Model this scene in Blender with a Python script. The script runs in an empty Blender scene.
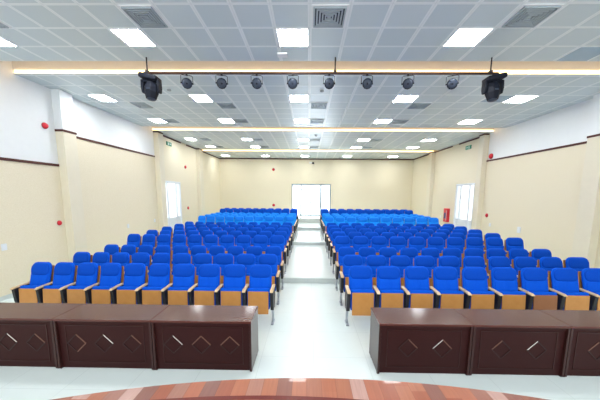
import bpy, bmesh, math, random
from mathutils import Vector, Matrix
random.seed(7)
C = bpy.context.scene.collection
S = bpy.context.scene
Q = 0.0117
def W(x): return x + Q*x*x            # real spacing across the hall
def dW(x): return 1 + 2*Q*x
CEIL = 5.258
XL, XR, YB = -7.02, 8.09, 22.32

# ---------------------------------------------------------------- materials
def nt(name):
    m = bpy.data.materials.new(name); m.use_nodes = True
    n = m.node_tree; b = n.nodes['Principled BSDF']
    return m, n, b
def mat(name, col, rough=.5, metal=0, spec=.5, noise=0, nscale=20, bump=0, coat=0, sheen=0):
    m, n, b = nt(name)
    b.inputs['Base Color'].default_value = (*col, 1); b.inputs['Roughness'].default_value = rough
    b.inputs['Metallic'].default_value = metal; b.inputs['Specular IOR Level'].default_value = spec
    b.inputs['Coat Weight'].default_value = coat; b.inputs['Coat Roughness'].default_value = .15
    b.inputs['Sheen Weight'].default_value = sheen
    tc = n.nodes.new('ShaderNodeTexCoord'); nz = n.nodes.new('ShaderNodeTexNoise')
    nz.inputs['Scale'].default_value = nscale; nz.inputs['Detail'].default_value = 4
    n.links.new(tc.outputs['Object'], nz.inputs['Vector'])
    if noise:
        mx = n.nodes.new('ShaderNodeMix'); mx.data_type = 'RGBA'
        mx.inputs['A'].default_value = (*[c*(1-noise) for c in col], 1); mx.inputs['B'].default_value = (*[min(1, c*(1+noise)) for c in col], 1)
        n.links.new(nz.outputs['Fac'], mx.inputs['Factor']); n.links.new(mx.outputs['Result'], b.inputs['Base Color'])
    if bump:
        bp = n.nodes.new('ShaderNodeBump'); bp.inputs['Strength'].default_value = bump; bp.inputs['Distance'].default_value = .01
        n.links.new(nz.outputs['Fac'], bp.inputs['Height']); n.links.new(bp.outputs['Normal'], b.inputs['Normal'])
    return m
def emis(name, col, s):
    m, n, b = nt(name)
    b.inputs['Base Color'].default_value = (*col, 1)
    b.inputs['Emission Color'].default_value = (*col, 1); b.inputs['Emission Strength'].default_value = s
    return m
class NB:                                # tiny helper to write maths with nodes
    def __init__(s, n): s.n = n
    def m(s, op, a, b=None, c=None):
        k = s.n.nodes.new('ShaderNodeMath'); k.operation = op
        for i, v in enumerate((a, b, c)):
            if v is None: continue
            if isinstance(v, (int, float)): k.inputs[i].default_value = v
            else: s.n.links.new(v, k.inputs[i])
        return k.outputs[0]
def lines(nb, v, w, soft=.15):           # 1 on a line of width w around integers of v
    f = nb.m('FRACT', nb.m('ADD', v, .5)); d = nb.m('ABSOLUTE', nb.m('SUBTRACT', f, .5))
    r = nb.n.nodes.new('ShaderNodeMapRange'); r.inputs['From Min'].default_value = w/2*(1-soft); r.inputs['From Max'].default_value = w/2*(1+soft)
    r.inputs['To Min'].default_value = 1; r.inputs['To Max'].default_value = 0
    nb.n.links.new(d, r.inputs['Value']); return r.outputs[0]
def mix(n, fac, a, b):
    mx = n.nodes.new('ShaderNodeMix'); mx.data_type = 'RGBA'
    for k, v in (('A', a), ('B', b)):
        if isinstance(v, tuple): mx.inputs[k].default_value = (*v, 1)
        else: n.links.new(v, mx.inputs[k])
    if isinstance(fac, (int, float)): mx.inputs['Factor'].default_value = fac
    else: n.links.new(fac, mx.inputs['Factor'])
    return mx.outputs['Result']
def ceiling_mat(name, y0, py):
    m, n, b = nt(name); nb = NB(n)
    g = n.nodes.new('ShaderNodeNewGeometry'); sp = n.nodes.new('ShaderNodeSeparateXYZ'); n.links.new(g.outputs['Position'], sp.inputs[0])
    X, Y = sp.outputs['X'], sp.outputs['Y']
    x2 = nb.m('MULTIPLY', X, X); x = nb.m('SUBTRACT', X, nb.m('MULTIPLY', x2, Q)); x = nb.m('ADD', x, nb.m('MULTIPLY', nb.m('MULTIPLY', x2, X), 2*Q*Q))
    u = nb.m('DIVIDE', nb.m('ADD', x, .007), .6); v = nb.m('DIVIDE', nb.m('SUBTRACT', Y, y0), py)
    lu = lines(nb, u, .115, .12); lv = lines(nb, v, .09, .12); l = nb.m('MAXIMUM', lu, lv)
    slit = nb.m('MAXIMUM', lines(nb, u, .014, .3), lines(nb, v, .008, .3))
    nz = n.nodes.new('ShaderNodeTexNoise'); nz.inputs['Scale'].default_value = 40; n.links.new(g.outputs['Position'], nz.inputs['Vector'])
    wn = n.nodes.new('ShaderNodeTexWhiteNoise'); wn.noise_dimensions = '2D'; cb = n.nodes.new('ShaderNodeCombineXYZ')
    n.links.new(nb.m('FLOOR', u), cb.inputs[0]); n.links.new(nb.m('FLOOR', v), cb.inputs[1]); n.links.new(cb.outputs[0], wn.inputs['Vector'])
    tile = mix(n, wn.outputs['Value'], TILE_A, TILE_B); tile = mix(n, nb.m('MULTIPLY', nz.outputs['Fac'], .25), tile, (.62, .68, .7))
    col = mix(n, l, tile, LINE); col = mix(n, nb.m('MULTIPLY', slit, .35), col, (.45, .5, .53))
    n.links.new(col, b.inputs['Base Color']); b.inputs['Roughness'].default_value = .34; b.inputs['Specular IOR Level'].default_value = .7
    bp = n.nodes.new('ShaderNodeBump'); bp.inputs['Strength'].default_value = .3; bp.inputs['Distance'].default_value = .01
    n.links.new(l, bp.inputs['Height']); n.links.new(bp.outputs['Normal'], b.inputs['Normal'])
    return m
TILE_A, TILE_B, LINE = (.50, .605, .635), (.54, .64, .665), (.74, .81, .82)
def floor_mat():
    m, n, b = nt('white_floor_tile'); nb = NB(n)
    g = n.nodes.new('ShaderNodeNewGeometry'); sp = n.nodes.new('ShaderNodeSeparateXYZ'); n.links.new(g.outputs['Position'], sp.inputs[0])
    l = nb.m('MAXIMUM', lines(nb, nb.m('DIVIDE', nb.m('SUBTRACT', sp.outputs['X'], .1), .8), .008), lines(nb, nb.m('DIVIDE', sp.outputs['Y'], .8), .008))
    nz = n.nodes.new('ShaderNodeTexNoise'); nz.inputs['Scale'].default_value = 3; nz.inputs['Detail'].default_value = 6; n.links.new(g.outputs['Position'], nz.inputs['Vector'])
    c = mix(n, nz.outputs['Fac'], (.77, .85, .82), (.82, .89, .865)); c = mix(n, nb.m('MULTIPLY', l, .5), c, (.55, .62, .6))
    n.links.new(c, b.inputs['Base Color']); b.inputs['Roughness'].default_value = .22; b.inputs['Specular IOR Level'].default_value = .45
    return m
def wallpaper(name, a, c2):
    m, n, b = nt(name); nb = NB(n)
    g = n.nodes.new('ShaderNodeNewGeometry'); mp = n.nodes.new('ShaderNodeMapping'); mp.inputs['Scale'].default_value = (1, 1, 3); n.links.new(g.outputs['Position'], mp.inputs[0])
    nz = n.nodes.new('ShaderNodeTexNoise'); nz.inputs['Scale'].default_value = 34; nz.inputs['Detail'].default_value = 5; nz.inputs['Roughness'].default_value = .7; n.links.new(mp.outputs[0], nz.inputs['Vector'])
    r = n.nodes.new('ShaderNodeValToRGB'); r.color_ramp.elements[0].position = .35; r.color_ramp.elements[1].position = .65
    r.color_ramp.elements[0].color = (*a, 1); r.color_ramp.elements[1].color = (*c2, 1)
    n.links.new(nz.outputs['Fac'], r.inputs[0]); n.links.new(r.outputs[0], b.inputs['Base Color']); b.inputs['Roughness'].default_value = .8
    bp = n.nodes.new('ShaderNodeBump'); bp.inputs['Strength'].default_value = .2; bp.inputs['Distance'].default_value = .01
    n.links.new(nz.outputs['Fac'], bp.inputs['Height']); n.links.new(bp.outputs['Normal'], b.inputs['Normal'])
    return m
def wood(name, a, c2, scale=(2, 2, 18), rough=.35, coat=0, coords='Object', dist=2):
    m, n, b = nt(name)
    tc = n.nodes.new('ShaderNodeTexCoord'); mp = n.nodes.new('ShaderNodeMapping'); mp.inputs['Scale'].default_value = scale; n.links.new(tc.outputs[coords], mp.inputs[0])
    nz = n.nodes.new('ShaderNodeTexNoise'); nz.inputs['Scale'].default_value = 2; nz.inputs['Detail'].default_value = 6; nz.inputs['Distortion'].default_value = dist; n.links.new(mp.outputs[0], nz.inputs['Vector'])
    c = mix(n, nz.outputs['Fac'], a, c2); n.links.new(c, b.inputs['Base Color'])
    b.inputs['Roughness'].default_value = rough; b.inputs['Specular IOR Level'].default_value = .22; b.inputs['Coat Weight'].default_value = coat; b.inputs['Coat Roughness'].default_value = .12
    return m
def stage_mat():
    m, n, b = nt('stage_planks'); nb = NB(n)
    g = n.nodes.new('ShaderNodeNewGeometry'); sp = n.nodes.new('ShaderNodeSeparateXYZ'); n.links.new(g.outputs['Position'], sp.inputs[0])
    u = nb.m('DIVIDE', sp.outputs['X'], .125); fu = nb.m('FLOOR', u)
    wn = n.nodes.new('ShaderNodeTexWhiteNoise'); wn.noise_dimensions = '2D'
    off = nb.m('MULTIPLY', nb.m('SINE', nb.m('MULTIPLY', fu, 12.9)), 5)
    fv = nb.m('FLOOR', nb.m('ADD', nb.m('DIVIDE', sp.outputs['Y'], .9), off)); cb = n.nodes.new('ShaderNodeCombineXYZ'); n.links.new(fu, cb.inputs[0]); n.links.new(fv, cb.inputs[1]); n.links.new(cb.outputs[0], wn.inputs['Vector'])
    r = n.nodes.new('ShaderNodeValToRGB'); e = r.color_ramp.elements; e[0].position = 0; e[0].color = (.30, .075, .035, 1); e[1].position = 1; e[1].color = (.55, .35, .30, 1)
    for p, c in ((.25, (.42, .13, .065)), (.5, (.47, .17, .09)), (.68, (.22, .09, .07)), (.8, (.5, .24, .17))):
        k = e.new(p); k.color = (*c, 1)
    n.links.new(wn.outputs['Value'], r.inputs[0])
    mp = n.nodes.new('ShaderNodeMapping'); mp.inputs['Scale'].default_value = (60, 3, 3); n.links.new(g.outputs['Position'], mp.inputs[0])
    nz = n.nodes.new('ShaderNodeTexNoise'); nz.inputs['Scale'].default_value = 1; nz.inputs['Detail'].default_value = 5; n.links.new(mp.outputs[0], nz.inputs['Vector'])
    c = mix(n, nb.m('MULTIPLY', nz.outputs['Fac'], .45), r.outputs[0], (.12, .04, .03)); c = mix(n, nb.m('MULTIPLY', lines(nb, u, .025), .5), c, (.08, .03, .02))
    n.links.new(c, b.inputs['Base Color']); b.inputs['Roughness'].default_value = .3; b.inputs["Specular IOR Level"].default_value = .3; b.inputs["Coat Weight"].default_value = .2
    return m
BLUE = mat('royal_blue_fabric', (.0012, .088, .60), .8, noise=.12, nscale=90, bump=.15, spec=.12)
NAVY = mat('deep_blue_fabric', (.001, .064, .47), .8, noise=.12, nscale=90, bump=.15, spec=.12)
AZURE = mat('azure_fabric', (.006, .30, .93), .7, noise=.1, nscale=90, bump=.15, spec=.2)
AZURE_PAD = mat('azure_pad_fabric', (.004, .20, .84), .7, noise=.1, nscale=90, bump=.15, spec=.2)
SEATWOOD = wood('honey_plywood', (.50, .215, .055), (.60, .29, .09), (3, 3, 1.2), .35, .2)
SEATWOOD_RED = wood('reddish_plywood', (.30, .12, .05), (.34, .145, .065), (3, 3, 1.2), .4, .1)
ARMWOOD = wood('pale_arm_wood', (.66, .46, .24), (.76, .56, .32), (3, 1, 3), .35, .2)
BLACK = mat('black_plastic', (.012, .012, .016), .5, noise=.2)
CHROME = mat('grey_metal', (.42, .46, .5), .3, .8)
DESK = wood('dark_mahogany', (.024, .0035, .0035), (.038, .0065, .006), (1, 1, 12), .55, 0)
DESKTOP = wood('mahogany_top', (.075, .020, .015), (.105, .031, .024), (1.5, 10, 4), .25, .35)
DESKSIDE = wood('mahogany_edge', (.032, .009, .008), (.045, .013, .011), (1, 1, 12), .3, .3)
INLAY_LIT = mat('inlay_lit_tone', (.75, .68, .64), .22, 1)  # one metal; the three tones paint how much light each strip catches
INLAY_HALF_LIT = mat('inlay_half_lit_tone', (.22, .11, .08), .35, .6)
INLAY_SHADED = mat('inlay_shaded_tone', (.028, .009, .008), .5, .2)
WHITE = mat('white_paint', (.80, .83, .84), .6, noise=.02, nscale=8)
BEIGE = wallpaper('beige_wallcovering', (.74, .66, .48), (.82, .75, .585))
PILLAR = mat('cream_pillar_paint', (.76, .70, .55), .7, noise=.03, nscale=8)
TRIM = wood('dark_brown_trim', (.07, .022, .018), (.1, .035, .028), (1, 1, 8), .45)
FLOOR = floor_mat()
RISER = mat('grey_riser_tile', (.58, .63, .61), .3, noise=.04, nscale=6)
RECESS = mat('cove_plaster', (.84, .78, .68), .7, noise=.03)
LAMP = emis("lamp_diffuser", (.96, .985, 1), 18)
LED = emis('warm_led', (1, .66, .30), 1.9)
METALW = mat('white_enamel', (.75, .78, .8), .35, noise=.02)
VENTD = mat('vent_dark', (.03, .05, .07), .6)
VENTL = mat('vent_blade', (.42, .50, .54), .4, .2)
DARKM = mat('dark_lamp_body', (.005, .007, .014), .6, noise=.3, spec=.2)
LENS = mat('grey_lamp_lens', (.035, .048, .075), .35, noise=.2, nscale=60, spec=.3)
RUST = mat('brown_painted_pipe', (.06, .028, .02), .45, noise=.3)
RED = mat('signal_red', (.62, .012, .03), .4, noise=.08)
GREEN = mat('exit_green', (.01, .24, .13), .4, noise=.05)
BLUEG = mat('bluish_grey_panel', (.30, .43, .53), .35, noise=.05)
FRAME = mat('white_aluminium', (.78, .81, .83), .35, .1)
STAGE = stage_mat()
NOSING = wood('dark_red_nosing', (.12, .018, .014), (.17, .03, .02), (10, 2, 2), .35, .3)
def glass_mat():
    m, n, b = nt('clear_glass')
    b.inputs['Base Color'].default_value = (.95, .98, 1, 1); b.inputs['Roughness'].default_value = .02
    b.inputs['Transmission Weight'].default_value = 1; b.inputs['IOR'].default_value = 1.02
    return m
GLASS = glass_mat()

# ---------------------------------------------------------------- mesh helpers
def box(bm, x0, x1, y0, y1, z0, z1):
    v = [bm.verts.new(p) for p in ((x0,y0,z0),(x1,y0,z0),(x1,y1,z0),(x0,y1,z0),(x0,y0,z1),(x1,y0,z1),(x1,y1,z1),(x0,y1,z1))]
    for f in ((0,3,2,1),(4,5,6,7),(0,1,5,4),(1,2,6,5),(2,3,7,6),(3,0,4,7)): bm.faces.new([v[i] for i in f])
def obox(bm, c, ax, ay, az):             # oriented box: centre and three half-axis vectors
    c, ax, ay, az = map(Vector, (c, ax, ay, az)); v = []
    for k in (-1, 1):
        for i, j in ((-1,-1),(1,-1),(1,1),(-1,1)): v.append(bm.verts.new(c + ax*i + ay*j + az*k))
    for f in ((0,3,2,1),(4,5,6,7),(0,1,5,4),(1,2,6,5),(2,3,7,6),(3,0,4,7)): bm.faces.new([v[i] for i in f])
def tube(bm, pts, r, n=8):
    pts = [Vector(p) for p in pts]; rings = []
    rr = r if isinstance(r, (list, tuple)) else [r]*len(pts)
    for i, p in enumerate(pts):
        d = (pts[min(i+1, len(pts)-1)] - pts[max(i-1, 0)]).normalized()
        a = d.cross(Vector((0, 0, 1)) if abs(d.z) < .9 else Vector((1, 0, 0))).normalized(); b2 = d.cross(a)
        rings.append([bm.verts.new(p + (a*math.cos(t) + b2*math.sin(t))*rr[i]) for t in [2*math.pi*k/n for k in range(n)]])
    for A, B in zip(rings, rings[1:]):
        for k in range(n): bm.faces.new((A[k], A[(k+1) % n], B[(k+1) % n], B[k]))
    bm.faces.new(rings[0][::-1]); bm.faces.new(rings[-1])
def lathe(bm, prof, M=None, n=20):       # prof: (radius, height) along local z
    M = M or Matrix.Identity(4); rings = []
    for r, h in prof: rings.append([bm.verts.new(M @ Vector((max(r, 1e-4)*math.cos(2*math.pi*k/n), max(r, 1e-4)*math.sin(2*math.pi*k/n), h))) for k in range(n)])
    for A, B in zip(rings, rings[1:]):
        for k in range(n): bm.faces.new((A[k], A[(k+1) % n], B[(k+1) % n], B[k]))
    bm.faces.new(rings[0][::-1]); bm.faces.new(rings[-1])
def pillow(bm, hw, z0, z1, rt, rb, yc, back, bulge, nu=14, nv=12, split=False, ex=4):
    """cushion in the xz plane: front bulges to -y. yc(z) centre plane; back = thickness behind"""
    zs = []
    for j in range(nv+1):
        t = j/nv; t = .5 - .5*math.cos(math.pi*t); zs.append(z0 + (z1-z0)*t)
    def w(z):
        if z > z1-rt: d = (z-(z1-rt))/rt; return hw - rt*.95*(1-math.sqrt(max(0, 1-d*d)))
        if z < z0+rb: d = ((z0+rb)-z)/rb; return hw - rb*.95*(1-math.sqrt(max(0, 1-d*d)))
        return hw
    F, B = [], []
    for z in zs:
        fr, bk = [], []
        for i in range(nu+1):
            u = -math.cos(math.pi*i/nu); x = u*w(z); v = 2*(z-z0)/(z1-z0)-1
            s = (1-abs(u)**ex)**.5*(1-abs(v)**ex)**.5 if abs(u) < 1 and abs(v) < 1 else 0
            d = bulge*s
            if split: d *= 1 - .75*math.exp(-(x/.012)**2)
            fr.append(bm.verts.new((x, yc(z)-d, z))); bk.append(bm.verts.new((x, yc(z)+back*(.35+.65*s), z)))
        F.append(fr); B.append(bk)
    for j in range(nv):
        for i in range(nu):
            bm.faces.new((F[j][i], F[j][i+1], F[j+1][i+1], F[j+1][i])); bm.faces.new((B[j][i+1], B[j][i], B[j+1][i], B[j+1][i+1]))
        bm.faces.new((B[j][0], F[j][0], F[j+1][0], B[j+1][0])); bm.faces.new((F[j][nu], B[j][nu], B[j+1][nu], F[j+1][nu]))
    for i in range(nu):
        bm.faces.new((B[0][i], B[0][i+1], F[0][i+1], F[0][i])); bm.faces.new((F[nv][i], F[nv][i+1], B[nv][i+1], B[nv][i]))
def prism_yz(bm, poly, x0, x1):
    A = [bm.verts.new((x0, y, z)) for y, z in poly]; B = [bm.verts.new((x1, y, z)) for y, z in poly]
    n = len(poly); bm.faces.new(A); bm.faces.new(B[::-1])
    for i in range(n): bm.faces.new((A[i], B[i], B[(i+1) % n], A[(i+1) % n]))
def obj(name, bm, m, parent=None, smooth=False, bevel=0, label=None, cat=None, group=None, kind=None, loc=None):
    bmesh.ops.recalc_face_normals(bm, faces=bm.faces)
    me = bpy.data.meshes.new(name); bm.to_mesh(me); bm.free()
    o = bpy.data.objects.new(name, me); C.objects.link(o); me.materials.append(m)
    if smooth:
        for p in me.polygons: p.use_smooth = True
    if bevel:
        b = o.modifiers.new('bevel', 'BEVEL'); b.width = bevel; b.segments = 2; b.limit_method = 'ANGLE'
    if parent: o.parent = parent
    if label: o['label'] = label
    if cat: o['category'] = cat
    if group: o['group'] = group
    if kind: o['kind'] = kind
    if loc: o.location = loc
    return o
def B(): return bmesh.new()
def one(f, *a, **k): b = B(); f(b, *a, **k); return b
def boxes(lst):
    b = B()
    for q in lst: box(b, *q)
    return b
def thing(name, label, cat, loc=(0, 0, 0), group=None, kind=None):
    o = bpy.data.objects.new(name, None); C.objects.link(o); o.location = loc; o.empty_display_size = .2
    if label: o['label'] = label
    if cat: o['category'] = cat
    if group: o['group'] = group
    if kind: o['kind'] = kind
    return o
def dup(root, loc, label=None, group=None, scale=None):
    def cp(o, par):
        c = o.copy(); C.objects.link(c); c.parent = par
        for k in kids[o]: cp(k, c)
        return c
    kids = {}
    def walk(o):
        kids[o] = list(o.children)
        for k in kids[o]: walk(k)
    walk(root); r = cp(root, None); r.location = loc
    if scale: r.scale = scale
    if label: r['label'] = label
    if group: r['group'] = group
    return r
ORD = ['first','second','third','fourth','fifth','sixth','seventh','eighth','ninth','tenth','eleventh','twelfth','thirteenth','fourteenth','fifteenth']
def struct(name, bm, m, parent=None, **k): return obj(name, bm, m, parent, kind=None if parent else 'structure', **k)

# ---------------------------------------------------------------- room shell
P1, P2, P3, P4 = 7.62, 12.75, 17.1, 19.8
Z1, Z2, Z3, Z4 = .15, .30, .48, .80
struct('floor', boxes([(XL-.2, XR+.2, -3, P1, -.2, 0)]), FLOOR)
for a, b_, z in ((P1, P2, Z1), (P2, P3, Z2), (P3, P4, Z3), (P4, YB, Z4)):
    f = struct('floor', boxes([(XL, XR, a, b_, -.19, z)]), FLOOR)
    struct('trim_1', boxes([(XL, XR, a-.012, a, z-.15 if z != Z4 else Z3, z-.012)]), RISER)
# ceiling bays, with recessed coves between them
for k, (a, b_, y0, py) in enumerate(((1.0, 6.31, 5.12, .6), (6.95, 12.1, 8.3, .63), (12.84, 17.96, 14.5, .56), (18.75, YB, 20.6, .6))):
    struct('ceiling', boxes([(XL, XR, a, b_, CEIL, CEIL+.1)]), ceiling_mat('metal_ceiling_tile_%d' % k, y0, py))
    if k: struct('trim_2', boxes([(XL, XR, a, a+.06, CEIL+.1, CEIL+.36)]), RECESS)
    if k < 3: struct('trim_3', boxes([(XL, XR, b_-.06, b_, CEIL+.1, CEIL+.36)]), RECESS)
struct('ceiling', boxes([(XL, XR, 1, YB, CEIL+.36, CEIL+.46)]), RECESS)
for y, w in ((6.95, 'nearest the hanging lamp bar'), (12.84, 'in the middle ceiling recess'), (18.75, 'in the ceiling recess nearest the back wall')):
    obj('led_strip', boxes([(XL+.05, XR-.05, y-.03, y-.001, CEIL+.012, CEIL+.075)]), LED, label='warm yellow light strip ' + w, cat='strip light', group=None)

# side walls: pieces between pillars, with door openings
DL = (13.5, 15.35); DR = (13.9, 15.62); DTOP = 3.1; DB = (-1.35, 1.75); DBT = 3.3
def sidewall(side):
    x = XL if side < 0 else XR; o = -.25 if side < 0 else .25
    xa, xb = min(x, x+o), max(x, x+o); nm = 'wall_left' if side < 0 else 'wall_right'
    D = DL if side < 0 else DR; h1, h2 = (3.20, 4.10) if side < 0 else (3.20, 4.01)
    top = CEIL+.46
    w = struct(nm, boxes([(xa, xb, -3, 8.1, 0, h1)]), BEIGE)
    struct(nm, boxes([(xa, xb, -3, 8.1, h1, top)]), WHITE)
    struct(nm, boxes([(xa, xb, 8.1, 13.1, 0, h2)]), BEIGE); struct(nm, boxes([(xa, xb, 8.1, 13.1, h2, top)]), WHITE)
    struct(nm, boxes([(xa, xb, 13.1, D[0], 0, top), (xa, xb, D[1], YB, 0, top), (xa, xb, D[0], D[1], 0, Z2), (xa, xb, D[0], D[1], DTOP, top)]), BEIGE)
    s = 1 if side < 0 else -1
    def px(a, b_): q = (x+s*a, x+s*b_); return min(q), max(q)
    t = px(-.01, .025)
    def tr(y0, y1, z, dz=.065, n='trim_4'): struct(n, boxes([(*t, y0, y1, z, z+dz)]), TRIM)
    e = (7.9, 8.36, 12.92, 13.36, 17.69, 18.26) if side < 0 else (7.81, 8.32, 13.14, 13.51, 18.49, 19.01)
    tr(-3, e[0], h1); tr(e[1], e[2], h2); tr(e[3], 15.65, CEIL-.07); tr(16.35, e[4], CEIL-.07); tr(e[5], YB, CEIL-.07)
    pr = .22
    for y0, y1, zt, full in (((7.91, 8.35, 4.15, False), (12.93, 13.35, 5.19, True), (17.7, 18.25, 5.19, True)) if side < 0 else ((7.82, 8.31, 4.11, False), (13.15, 13.5, 5.19, True), (18.5, 19.0, 5.19, True))):
        a = px(-.01, pr); c = px(-.01, pr+.012)
        struct('wall_pillar', boxes([(*a, y0, y1, 0, zt)]), PILLAR)
        struct('wall_pillar', boxes([(*a, y0, y1, zt, CEIL if not full else CEIL)]), WHITE if not full else PILLAR)
        struct('trim_5', boxes([(*c, y0-.012, y1+.012, zt, zt+.06)]), TRIM)
    struct('baseboard_left' if side < 0 else 'baseboard_right', boxes([(*px(-.01, .015), -3, P1-.02, 0, .1)]), RISER)
for s in (-1, 1): sidewall(s)
struct('wall_back', boxes([(XL-.25, DB[0], YB, YB+.25, 0, CEIL+.46), (DB[1], XR+.25, YB, YB+.25, 0, CEIL+.46), (DB[0], DB[1], YB, YB+.25, DBT, CEIL+.46), (DB[0], DB[1], YB, YB+.25, 0, Z4)]), BEIGE)
struct('trim_6', boxes([(XL, XR, YB-.03, YB+.01, CEIL-.08, CEIL-.002)]), TRIM)

# glazed doors
GRIDM = mat('blue_grey_door_aluminium', (.42, .50, .56), .5)
def leaf(parent, ax, a, b_, z0, z1, pos, side, panel=.0, handle=None, bars=0):
    """door leaf between a and b_ along axis ax ('x' or 'y'), at depth pos"""
    def bx(u0, u1, d0, d1, w0, w1): return (u0, u1, pos+d0, pos+d1, w0, w1) if ax == 'x' else (pos+d0, pos+d1, u0, u1, w0, w1)
    t = .05; L = [bx(a, a+t, -.03, .03, z0, z1), bx(b_-t, b_, -.03, .03, z0, z1), bx(a+t, b_-t, -.03, .03, z0, z0+.1), bx(a+t, b_-t, -.03, .03, z1-t, z1)]
    if panel: L.append(bx(a+t, b_-t, -.015, .015, z0+.1, z0+panel))
    for k in range(bars): z = z0+panel+.1+(z1-t-z0-panel-.1)*(k+1)/(bars+1); L.append(bx(a+t, b_-t, -.012, .012, z-.012, z+.012))
    if bars: m_ = (a+b_)/2; L.append(bx(m_-.012, m_+.012, -.011, .011, z0+.1, z1-t))
    d = obj('door_leaf', boxes(L), GRIDM if ax == 'x' else FRAME, parent)
    obj('pane', boxes([bx(a+t, b_-t, -.004, .004, z0+max(.1, panel), z1-t)]), GLASS, d)
    if handle is not None: obj('handle', boxes([bx(handle-.012, handle+.012, -.07, -.04, z0+.95, z0+1.25), bx(handle-.01, handle+.01, -.045, -.028, z0+1.0, z0+1.02), bx(handle-.01, handle+.01, -.045, -.028, z0+1.2, z0+1.22)]), CHROME, d)
d = thing('door_1', None, None, kind='structure')
x0, x1 = DB
struct('door_frame', boxes([(x0, x0+.06, YB-.02, YB+.2, Z4, DBT), (x1-.06, x1, YB-.02, YB+.2, Z4, DBT), (x0+.06, x1-.06, YB-.02, YB+.2, DBT-.06, DBT), (-.655, -.575, YB-.02, YB+.2, Z4, DBT-.06), (.925, 1.005, YB-.02, YB+.2, Z4, DBT-.06)]), mat('silver_door_frame', (.28, .34, .38), .5), d)
leaf(d, 'x', x0+.06, -.64, Z4, DBT-.06, YB+.08, 0)
leaf(d, 'x', -.58, .175, Z4, DBT-.06, YB+.08, 0, handle=.10, bars=6)
leaf(d, 'x', .175, .93, Z4, DBT-.06, YB+.08, 0, handle=.25, bars=6)
leaf(d, 'x', .99, x1-.06, Z4, DBT-.06, YB+.08, 0)
for i, (X, D, o) in enumerate(((XL, DL, -1), (XR, DR, 1))):
    d = thing('door_%d' % (i+2), None, None, kind='structure')
    xs = sorted((X-o*.02, X+o*.2)); a, b_ = D
    q1, q2 = a+(b_-a)*.27, a+(b_-a)*.74
    obj('door_frame', boxes([(*xs, a, a+.05, Z2, DTOP), (*xs, b_-.05, b_, Z2, DTOP), (*xs, a+.05, b_-.05, DTOP-.05, DTOP)]), FRAME, d)
    for u, v in ((a+.05, q1), (q1, q2), (q2, b_-.05)): leaf(d, 'y', u, v, Z2, DTOP-.05, X+o*.035, 0, panel=.95)

# ---------------------------------------------------------------- ceiling fittings
def cname(col): return ['far left', 'left', 'middle', 'right', 'far right'][col]
rows_l = [5.12, 8.3, 10.82, 14.5, 16.74, 20.6]; pit = [.6, .63, .63, .56, .56, .6]
rn = ['in front of the hanging lamp bar', 'just beyond the hanging lamp bar', 'just before the middle light recess', 'just beyond the middle light recess', 'before the last light recess', 'closest to the back wall']
lamp0 = None
for r, (y, p) in enumerate(zip(rows_l, pit)):
    for c_, i in enumerate((-2, 3, 8, 13, 18)):
        if r == 0 and i == 18: continue
        x0 = -.007+(i-9)*.6-(.3 if i == -2 and r in (1, 3, 5) else 0); a, b_ = W(x0+.02), W(x0+.58); cx, cy = (a+b_)/2, y+p/2
        lab = 'square white panel light, %s in the row %s' % (cname(c_), rn[r])
        if lamp0 is None:
            lamp0 = thing('ceiling_light', lab, 'ceiling light', (cx, cy, CEIL), 'ceiling panel lights')
            obj('frame', boxes([(-.3, .3, -.3, -.28, -.012, 0), (-.3, .3, .28, .3, -.012, 0), (-.3, -.28, -.28, .28, -.012, 0), (.28, .3, -.28, .28, -.012, 0)]), METALW, lamp0)
            obj('diffuser', boxes([(-.28, .28, -.28, .28, -.008, -.001)]), LAMP, lamp0)
            lamp0.scale = ((b_-a)/.6, p/.62, 1)
        else: dup(lamp0, (cx, cy, CEIL), lab, 'ceiling panel lights', ((b_-a)/.6, p/.62, 1))
vent0 = None
def make_vent(lab, loc):
    t = thing('air_vent', lab, 'air vent', loc, 'square ceiling air vents')
    obj('backing', boxes([(-.26, .26, -.26, .26, -.002, -.0005)]), VENTD, t)
    L = []
    for k in range(5):
        h = .262-.048*k; w = .022
        L += [(-h, h, -h, -h+w, -.03, -.002), (-h, h, h-w, h, -.03, -.002), (-h, -h+w, -h+w, h-w, -.03, -.002), (h-w, h, -h+w, h-w, -.03, -.002)]
    L.append((-.03, .03, -.03, .03, -.016, -.002))
    obj('louvre', boxes(L), VENTL, t)
    obj('frame', boxes([(-.29, .29, -.29, -.27, -.012, 0), (-.29, .29, .27, .29, -.012, 0), (-.29, -.27, -.27, .27, -.012, 0), (.27, .29, -.27, .27, -.012, 0)]), METALW, t)
    return t
for r, (y, p) in enumerate(((4.52, .6), (8.93, .63), (10.82, .63), (14.5, .56), (16.74, .56))):
    for c_, i in enumerate((-1, 4, 9, 14)):
        x0 = -.007+(i-9)*.6; a, b_ = W(x0+.02), W(x0+.58); loc = ((a+b_)/2, y+p/2, CEIL)
        lab = 'square slatted air vent, %s in the row %s' % (['leftmost', 'second from left', 'third from left', 'rightmost'][c_], ['nearest the stage', 'second from the stage', 'just before the middle light recess', 'just beyond the middle light recess', 'before the last light recess'][r])
        if vent0 is None: vent0 = make_vent(lab, loc); vent0.scale = ((b_-a)/.6, 1, 1)
        else: dup(vent0, loc, lab, 'square ceiling air vents', ((b_-a)/.6, p/.62, 1))
for x, y0, y1, lab in ((4.8, 5.75, 6.28, 'bluish grey ceiling panel at the right, before the lamp bar'), (4.8, 8.35, 8.9, 'bluish grey ceiling panel at the right, beyond the lamp bar')):
    obj('bluish_ceiling_panel', boxes([(W(x+.03), W(x+.57), y0, y1, CEIL-.004, CEIL)]), BLUEG, label=lab, cat='ceiling hatch', group='bluish ceiling panels')  # flat panels, bluer than the tiles around them
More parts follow.
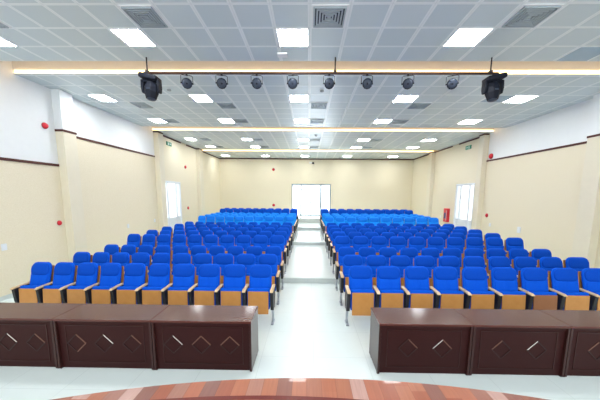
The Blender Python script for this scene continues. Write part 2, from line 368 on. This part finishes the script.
for x, y, lab in ((-3.78, 7.9, 'small round smoke detector on the ceiling beyond the left moving head'), (.33, 7.95, 'small round smoke detector on the ceiling near the hall centre line'), (.32, 13.7, 'small round smoke detector beyond the middle light recess')):
    t = thing('smoke_detector', lab, 'smoke detector', (x, y, CEIL), 'smoke detectors')
    obj('base', one(lathe, [(.06, -.012), (.06, 0)]), METALW, t, True); obj('sensor_head', one(lathe, [(.02, -.055), (.05, -.045), (.055, -.012)]), mat('detector_grey', (.3, .34, .36), .5), t, True)
t = thing('wireless_access_point', 'white box fixed to the ceiling beside the middle panel light', 'access point', (-.55, 5.98, CEIL))
obj('housing', boxes([(-.1, .1, -.08, .08, -.05, -.008)]), METALW, t, bevel=.012); obj('mounting_plate', boxes([(-.06, .06, -.05, .05, -.009, 0)]), METALW, t)

# ---------------------------------------------------------------- lamp bar with stage lamps
BY, BZ = 6.15, 4.955
t = thing('lamp_bar', 'long dark pipe hanging under the ceiling carrying the stage lamps', 'lighting bar', (0, BY, BZ))
obj('pipe', one(tube, [(-3.45, 0, 0), (3.85, 0, 0)], .026, 10), RUST, t, True)
for x in (-3.38, .52, 3.69):
    h = obj('hanger', one(tube, [(x, 0, .02), (x, 0, CEIL-BZ)], .014), BLACK, t, True)
    obj('clamp', boxes([(x-.03, x+.03, -.034, .034, 0, .05)]), BLACK, h)
def make_par(loc, rz, lab):
    t = thing('stage_par_lamp', lab, 'stage lamp', loc, 'round stage lamps on the bar'); t.rotation_euler = (0, 0, rz)
    # yoke hangs from the bar, can tips down towards the stage
    obj('clamp', boxes([(-.02, .02, -.03, .03, -.045, -.0265)]), BLACK, t)
    y = B(); tube(y, [(-.115, 0, -.2), (-.115, 0, -.06), (-.09, 0, -.045), (.09, 0, -.045), (.115, 0, -.06), (.115, 0, -.2)], .007, 6)
    obj('yoke', y, BLACK, t)
    M = Matrix.Translation((0, 0, -.2)) @ Matrix.Rotation(math.radians(112), 4, 'X')
    can = obj('can', one(lathe, [(.03, -.1), (.06, -.09), (.075, -.03), (.098, .03), (.105, .05), (.095, .052)], M, 12), DARKM, t)
    obj('lens', one(lathe, [(.09, .045), (.088, .058), (.05, .066), (.0, .068)], M, 20), LENS, t, True)
    obj('lens_hub', one(lathe, [(.018, .066), (.018, .074), (.0, .075)], M, 12), DARKM, t)
    obj('knob', one(tube, [(-.125, 0, -.2), (-.1, 0, -.2)], .016, 8), BLACK, t); obj('knob', one(tube, [(.1, 0, -.2), (.125, 0, -.2)], .016, 8), BLACK, t)
    return t
xs = [-2.56, -1.83, -1.1, -.35, .40, 1.18, 2.02, 2.93]
for k, x in enumerate(xs):
    make_par((x, BY, BZ), [.35, .25, .15, -.05, .05, .05, -.25, -.4][k], 'black round stage lamp on the bar, %s from the left of eight' % ORD[k])
def make_mover(x, lab, s):
    t = thing('moving_head_lamp', lab, 'stage lamp', (x, BY, BZ), 'large moving head lamps')
    obj('clamp', boxes([(-.03, .03, -.03, .03, -.055, -.0265)]), BLACK, t, bevel=.004)
    base = obj('base', boxes([(-.19, .19, -.13, .13, -.15, -.05)]), DARKM, t, bevel=.03); base.rotation_euler = (0, math.radians(12*s), 0)
    y = B(); prof = [(-.07, -.14), (.07, -.14), (.08, -.3), (.05, -.4), (-.05, -.4), (-.08, -.3)]
    for a, b_ in ((-.19, -.14), (.14, .19)): prism_yz(y, prof, a, b_)
    box(y, -.15, .15, -.06, .06, -.19, -.13)
    obj('yoke', y, DARKM, t, bevel=.015)
    M = Matrix.Translation((0, -.01, -.34)) @ Matrix.Rotation(math.radians(172), 4, 'X') @ Matrix.Rotation(math.pi/8, 4, 'Z')
    obj('head', one(lathe, [(.07, -.16), (.11, -.13), (.14, -.04), (.14, .06), (.115, .13), (.1, .19)], M, 8), DARKM, t, bevel=.01)
    obj('lens', one(lathe, [(.085, .19), (.08, .2), (.04, .212), (0, .215)], M, 20), LENS, t, True)
    obj('display', boxes([(-.035, .035, -.152, -.135, -.36, -.335)]), LENS, t)
make_mover(-3.31, 'large black moving head lamp hanging at the left end of the bar', 1)
make_mover(3.76, 'large black moving head lamp hanging at the right end of the bar', -1)

# ---------------------------------------------------------------- wall fittings
def wallbox(name, side, y, z, w, h, d, m, lab, cat, group=None, round_=False, extra=None):
    X = XL if side < 0 else XR; s = 1 if side < 0 else -1
    t = thing(name, lab, cat, (X, y, z), group)
    if round_:
        M = Matrix.Rotation(s*math.pi/2, 4, 'Y')
        obj('bell', one(lathe, [(w, 0.001), (w, d*.5), (w*.8, d*.85), (w*.3, d), (0, d)], M, 20), m, t, True)
        obj('rim', one(lathe, [(w*1.08, 0.001), (w*1.08, d*.3), (w, d*.3)], M, 20), mat('dark_red_rim', (.35, .01, .02), .5), t, True)
    else:
        a, b_ = sorted((0, s*d)); obj('plate', boxes([(a, b_, -w, w, -h, h)]), m, t, bevel=.006)
        a, b_ = sorted((s*d, s*(d+.004))); obj('rocker', boxes([(a, b_, -w*.6, w*.6, -h*.6, h*.6)]), FRAME, t)
    return t
g = 'red fire alarm devices'
wallbox('fire_alarm_bell', -1, 7.60, 4.23, .075, 0, .07, RED, 'red round fire alarm high on the white left wall near the first pillar', 'fire alarm', g, True)
wallbox('fire_alarm_call_point', -1, 7.72, 1.63, .065, 0, .05, RED, 'red round call point low on the left wall beside the first pillar', 'fire alarm', g, True)
wallbox('fire_alarm_bell', -1, 16.07, 3.97, .085, 0, .07, RED, 'red alarm high on the left wall beyond the side door', 'fire alarm', g, True)
wallbox('fire_alarm_call_point', -1, 16.2, 1.65, .085, 0, .05, RED, 'red call point low on the left wall beyond the side door', 'fire alarm', g, True)
wallbox('fire_alarm_bell', 1, 12.85, 4.22, .11, 0, .09, RED, 'red alarm at the trim end of the right wall beside the pillar', 'fire alarm', g, True)
wallbox('fire_alarm_call_point', 1, 12.78, 1.60, .085, 0, .05, RED, 'red call point low on the right wall beside the middle pillar', 'fire alarm', g, True)
g = 'white wall switches and sockets'
for s, y, z, w, lab in ((-1, 6.23, 1.22, .06, 'white switch plate on the left wall at the photo edge'), (-1, 10.7, 1.21, .06, 'white socket plate on the left wall between the pillars'), (-1, 12.6, 1.25, .06, 'white plate on the left wall just before the middle pillar'),
                    (1, 10.77, 1.19, .09, 'white socket plate on the right wall between the pillars'), (1, 12.5, 1.2, .06, 'white plate below the call point on the right wall'), (1, 17.2, 1.2, .06, 'white plate on the right wall beyond the fire cabinet')):
    wallbox('switch_plate', s, y, z, w, w*1.3, .012, METALW, lab, 'wall switch', g)
for X, nm, z, lab in ((-2.78, 'fire_alarm_bell', 4.4, 'red alarm high on the back wall left of the door'), (-2.78, 'fire_alarm_call_point', 1.62, 'red call point low on the back wall left of the door')):
    t = thing(nm, lab, 'fire alarm', (X, YB, z), 'red fire alarm devices'); M = Matrix.Rotation(math.pi/2, 4, 'X')
    obj('bell', one(lathe, [(.1, 0.001), (.1, .03), (.08, .06), (0, .07)], M, 20), RED, t, True)
    obj('rim', one(lathe, [(.108, 0.001), (.108, .02), (.1, .02)], M, 20), BLACK, t, True)
t = thing('security_camera', 'small dark security camera on a white bracket above the back door', 'security camera', (.24, YB, 4.92))
obj('bracket', boxes([(-.22, -.05, -.05, 0, -.04, .05), (-.05, .03, -.1, -.0, -.01, .03)]), METALW, t); obj('camera_body', one(lathe, [(.02, -.1), (.075, -.08), (.09, 0), (.06, .04)], Matrix.Translation((.08, -.12, 0)), 16), BLACK, t, True)
# exit signs
for s, y, z, lab in ((-1, 14.3, 4.93, 'small green exit sign above the left side door'), (1, 14.72, 4.9, 'small green exit sign above the right side door')):
    X = XL if s < 0 else XR; k = 1 if s < 0 else -1
    t = thing('exit_sign', lab, 'exit sign', (X, y, z), 'green exit signs')
    a = sorted((0, k*.04)); obj('sign_box', boxes([(*a, -.24, .24, -.09, .09)]), GREEN, t, bevel=.005)
    a = sorted((k*.04, k*.045)); L = [(*a, .06, .18, -.012, .012)]
    bm = boxes(L)
    prism_yz(bm, [(.04, 0), (.09, .05), (.09, -.05)], *a)
    prism_yz(bm, [(-.1, .06), (-.07, .06), (-.07, .035), (-.1, .035)], *a); prism_yz(bm, [(-.13, .03), (-.05, .03), (-.06, -.02), (-.03, -.065), (-.055, -.065), (-.085, -.025), (-.11, -.065), (-.14, -.065), (-.105, -.01)], *a)
    obj('pictogram', bm, METALW, t)
# fire cabinet
t = thing('fire_extinguisher_cabinet', 'red fire extinguisher cabinet on the right wall beyond the side door', 'fire cabinet', (XR, 16.34, 1.35))
obj('cabinet_body', boxes([(-.14, 0, -.21, .21, -.39, .39)]), RED, t, bevel=.008)
d = obj('cabinet_door', boxes([(-.16, -.14, -.2, .2, -.38, .38)]), RED, t, bevel=.004)
obj('window_pane', boxes([(-.165, -.16, -.08, .12, -.2, .14)]), mat('dark_cabinet_glass', (.08, .1, .22), .15), d)
obj('white_notice', boxes([(-.164, -.16, -.16, -.12, -.3, .28)]), METALW, d)

# ---------------------------------------------------------------- theatre seats
def make_seat(fab, pad, wd, first=True):
    t = thing('theatre_seat', 'x', 'theatre seat')
    yc = lambda z: -.17 + .17*(z-.45)/.64
    b = obj('backrest', one(pillow, .224, .44, 1.09, .11, .03, lambda z: yc(z), .06, .035, 16, 14), fab, t, True)
    obj('headrest', one(pillow, .206, .85, 1.075, .10, .09, lambda z: yc(z)-.028, .02, .030, 16, 12, ex=2.6), pad, b, True)
    obj('back_pad', one(pillow, .195, .50, .855, .03, .03, lambda z: yc(z)-.030, .02, .018, 16, 8, split=True, ex=6), fab, b, True)
    sh = B(); prism_yz(sh, [(-.02, .36), (0, .36), (.085, 1.0), (.07, 1.01), (-.035, .5)], -.205, .205)
    obj('back_shell', sh, wd, t, bevel=.004)
    # tipped-up seat: board faces the stage, cushion behind it
    sb = B(); prism_yz(sb, [(-.385, .225), (-.365, .225), (-.335, .655), (-.355, .66)], -.198, .198)
    obj('seat_board', sb, wd, t, bevel=.006)
    c = B(); pillow(c, .222, .30, .70, .03, .03, lambda z: -.335+.03*(z-.27)/.43, .11, .015, 14, 10, ex=6)
    obj('seat_cushion', c, fab, t, True)
    return t
def arm_parts(t, x):
    a = B(); prism_yz(a, [(-.44, .665), (-.43, .685), (-.38, .70), (-.05, .71), (-.03, .695), (-.03, .68), (-.38, .668)], x-.031, x+.031)
    obj('armrest', a, ARMWOOD, t, bevel=.008)
    s = B(); prism_yz(s, [(-.41, .667), (-.10, .68), (-.07, .50), (-.14, .31), (-.34, .29), (-.385, .42)], x-.031, x+.031)
    obj('side_panel', s, BLACK, t, bevel=.006)
    l = B(); tube(l, [(x, -.24, .31), (x, -.235, .22), (x, -.19, .13), (x, -.2, .07), (x, -.26, .02)], [.027, .026, .024, .024, .022], 8)
    L = obj('leg', l, CHROME, t, True)
    obj('foot', boxes([(x-.028, x+.028, -.36, -.12, 0, .02)]), CHROME, L, bevel=.006)
    h = B(); tube(h, [(x-.04, -.2, .32), (x+.04, -.2, .32)], .02, 10); obj('hinge', h, CHROME, t, True)
A = .265
protos = {}
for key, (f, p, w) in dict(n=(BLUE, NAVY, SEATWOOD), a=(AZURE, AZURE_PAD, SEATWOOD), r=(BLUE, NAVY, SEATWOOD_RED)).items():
    for end in (0, 1):
        for sd in (-1, 1):                # arm on the outer side; end seats get both
            t = make_seat(f, p, w); arm_parts(t, sd*A)
            if end: arm_parts(t, -sd*A)
            protos[key, end, sd] = t
used = set()
rowY = [5.39+.9974*k for k in range(8)] + [13.9, 14.75, 15.6, 16.45, 17.35, 18.25]
rowZ = [0]*3 + [Z1]*5 + [Z2]*4 + [Z3]*2
RW = ['front', 'second', 'third', 'fourth', 'fifth', 'sixth', 'seventh', 'eighth', 'ninth', 'tenth', 'eleventh', 'twelfth', 'next to last', 'last']
for r in range(14):
    for sd in (-1, 1):
        for i in range(10):
            x = sd*(.9435 if sd < 0 else 1.0244) + sd*i*.53
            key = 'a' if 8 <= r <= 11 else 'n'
            if r == 0 and sd > 0 and i == 6: key = 'r'
            end = 1 if i == 0 else 0
            blk = 'left' if sd < 0 else 'right'
            col = 'light azure' if key == 'a' else 'royal blue'
            wh = 'beside the centre aisle' if i == 0 else ('at the wall end' if i == 9 else '%s from the centre aisle' % ORD[i])
            lab = '%s theatre seat %s, %s row, %s block' % (col, wh, RW[r], blk)
            if key == 'r': lab = 'royal blue seat with a plain reddish brown board, seventh from aisle, front row right'
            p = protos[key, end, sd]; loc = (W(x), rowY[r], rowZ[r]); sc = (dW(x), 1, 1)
            grp = 'blue theatre seats of the %s block' % blk
            if p not in used: used.add(p); p.location = loc; p.scale = sc; p['label'] = lab; p['group'] = grp
            else: dup(p, loc, lab, grp, sc)
for p in protos.values():
    if p not in used:
        for o in [p]+list(p.children_recursive): bpy.data.objects.remove(o)

# ---------------------------------------------------------------- desks
def make_desk(x0, x1, lab, styles, pos):
    y0, y1, h = 3.585, 4.13, .755; t = thing('conference_desk', lab, 'desk', ((x0+x1)/2, y0, 0), 'dark wood desks before the seats'); w = (x1-x0)/2
    obj('desk_top', boxes([(-w+.002, w-.002, -.0, .55, h-.032, h)]), DESKTOP, t, bevel=.004)
    for s in (-1, 1):
        a, b_ = sorted((s*(w-.004), s*(w-.034))); p = obj('side_panel', boxes([(a, b_, .005, .53, .018, h-.032)]), DESKSIDE, t, bevel=.003)
        obj('foot', boxes([(a+.004, b_-.004, .03, .07, 0, .018)]), BLACK, p)
        obj('foot', boxes([(a+.004, b_-.004, .42, .46, 0, .018)]), BLACK, p)
    m_ = obj('front_panel', boxes([(-w+.034, w-.034, .045, .065, .012, h-.032)]), DESK, t)
    e = .13
    obj('panel_moulding', boxes([(-w+e, w-e, .038, .046, .64, .648), (-w+e, w-e, .038, .046, .1, .108), (-w+e, -w+e+.008, .038, .046, .108, .64), (w-e-.008, w-e, .038, .046, .108, .64)]), DESKSIDE, m_)
    obj('top_rail', boxes([(-w+.034, w-.034, .03, .045, h-.085, h-.032)]), DESK, t)
    for k, q in enumerate(pos):
        cx = -w + 2*w*q; cz = .385; r = .13
        for (dx, dz), bright in zip(((-1, 1), (1, 1), (1, -1), (-1, -1)), styles[k]):
            b = B(); obox(b, (cx+dx*r/2, .041, cz+dz*r/2), Vector((r/2, 0, -r/2 if dx*dz > 0 else r/2)), Vector((0, .003, 0)), Vector((.005, 0, .005 if dx*dz > 0 else -.005)))
            obj('inlay_strip', b, (INLAY_SHADED, INLAY_HALF_LIT, INLAY_LIT)[bright], m_, label=(None, 'thin inlay strip painted half lit', 'metal inlay strip painted brightly lit')[bright])  # tone paints the strip as lit
dl = [-.765, -2.145, -3.51, -4.88]
place_l = ['dark wood desk with diamond inlays at the aisle end of the left row', 'dark wood desk in the middle of the left row of desks', 'dark wood desk cut by the left photo edge']
st_l = [[(0,2,0,0), (1,1,0,0), (1,1,0,0)], [(0,1,1,0), (0,2,0,0), (0,1,0,0)], [(0,0,0,0), (0,2,0,0), (0,1,0,0)]]
for k in range(3): make_desk(dl[k+1], dl[k], place_l[k], st_l[k], (.2, .485, .775))
drr = [.97, 2.24, 3.535, 4.86]
place_r = ['dark wood desk with diamond inlays at the aisle end of the right row', 'dark wood desk in the middle of the right row of desks', 'dark wood desk cut by the right photo edge']
st_r = [[(0,1,0,0), (2,1,0,0)], [(1,0,0,0), (2,0,0,0)], [(1,0,0,0), (1,0,0,0)]]
for k in range(3): make_desk(drr[k], drr[k+1], place_r[k], st_r[k], (.33, .70))

# ---------------------------------------------------------------- stage with a bowed front
def disc(bm, R0, R1, cx, cy, z0, z1, half=5.5, n=60, back=None):
    top, bot = [], []
    for k in range(n+1):
        x = -half + 2*half*k/n; yo = math.sqrt(R1*R1-x*x)+cy
        yi = back if back is not None else math.sqrt(R0*R0-x*x)+cy
        for z, L in ((z1, top), (z0, bot)): L.append((bm.verts.new((cx+x, yo, z)), bm.verts.new((cx+x, yi, z))))
    for k in range(n):
        bm.faces.new((top[k][0], top[k][1], top[k+1][1], top[k+1][0])); bm.faces.new((bot[k][0], bot[k+1][0], bot[k+1][1], bot[k][1]))
        bm.faces.new((top[k][0], top[k+1][0], bot[k+1][0], bot[k][0])); bm.faces.new((top[k][1], bot[k][1], bot[k+1][1], top[k+1][1]))
    for k in (0, n): bm.faces.new((top[k][0], bot[k][0], bot[k][1], top[k][1]))
R, cx, cy = 7.6, .15, -5.30
struct('floor', one(disc, 0, R, cx, cy, 0, .85, back=-3), STAGE)
struct('trim_7', one(disc, R-.275, R-.232, cx-.35, cy, .8502, .853, half=3), NOSING)

# ---------------------------------------------------------------- light
w = bpy.data.worlds.new('daylight'); S.world = w; w.use_nodes = True
bg = w.node_tree.nodes['Background']; bg.inputs[0].default_value = (.86, .94, 1, 1); bg.inputs[1].default_value = 1.15
def area(name, loc, rot, sx, sy, e, col):
    l = bpy.data.lights.new(name, 'AREA'); l.shape = 'RECTANGLE'; l.size = sx; l.size_y = sy; l.energy = e; l.color = col
    o = bpy.data.objects.new(name, l); C.objects.link(o); o.location = loc; o.rotation_euler = rot; return o
area('door_daylight', (.2, YB+.6, 2.0), (math.radians(-90), 0, 0), 3, 2.4, 70, (.9, .96, 1))
area('stage_fill', (.3, -1.5, 4.9), (math.radians(35), 0, 0), 8, 2, 60, (.93, .98, 1))  # unseen fill lamp added above the stage to brighten the near end

# ---------------------------------------------------------------- camera
cam = bpy.data.cameras.new('camera'); co = bpy.data.objects.new('camera', cam); C.objects.link(co); S.camera = co
f, pcx, pcy, yaw, pitch, roll, H = 279.2347, 304.2406, 232.3711, .0147, .1346, -.0076, 2.474
c, s = math.cos, math.sin
r0 = Vector((c(yaw), s(yaw), 0)); f0 = Vector((-s(yaw), c(yaw), 0)); z = Vector((0, 0, 1))
fw = f0*c(pitch) - z*s(pitch); up = z*c(pitch) + f0*s(pitch)
Rv = r0*c(roll) - up*s(roll); Uv = r0*s(roll) + up*c(roll)
M = Matrix((Rv, Uv, -fw)).transposed().to_4x4(); M.translation = (0, 0, H); co.matrix_world = M
cam.sensor_width = 36; cam.lens = f*36/600; cam.shift_x = (300-pcx)/600; cam.shift_y = (pcy-200)/600; cam.clip_start = .05
S.view_settings.view_transform = 'Standard'; S.view_settings.look = 'None'; S.view_settings.gamma = 1; S.view_settings.exposure = 1.15
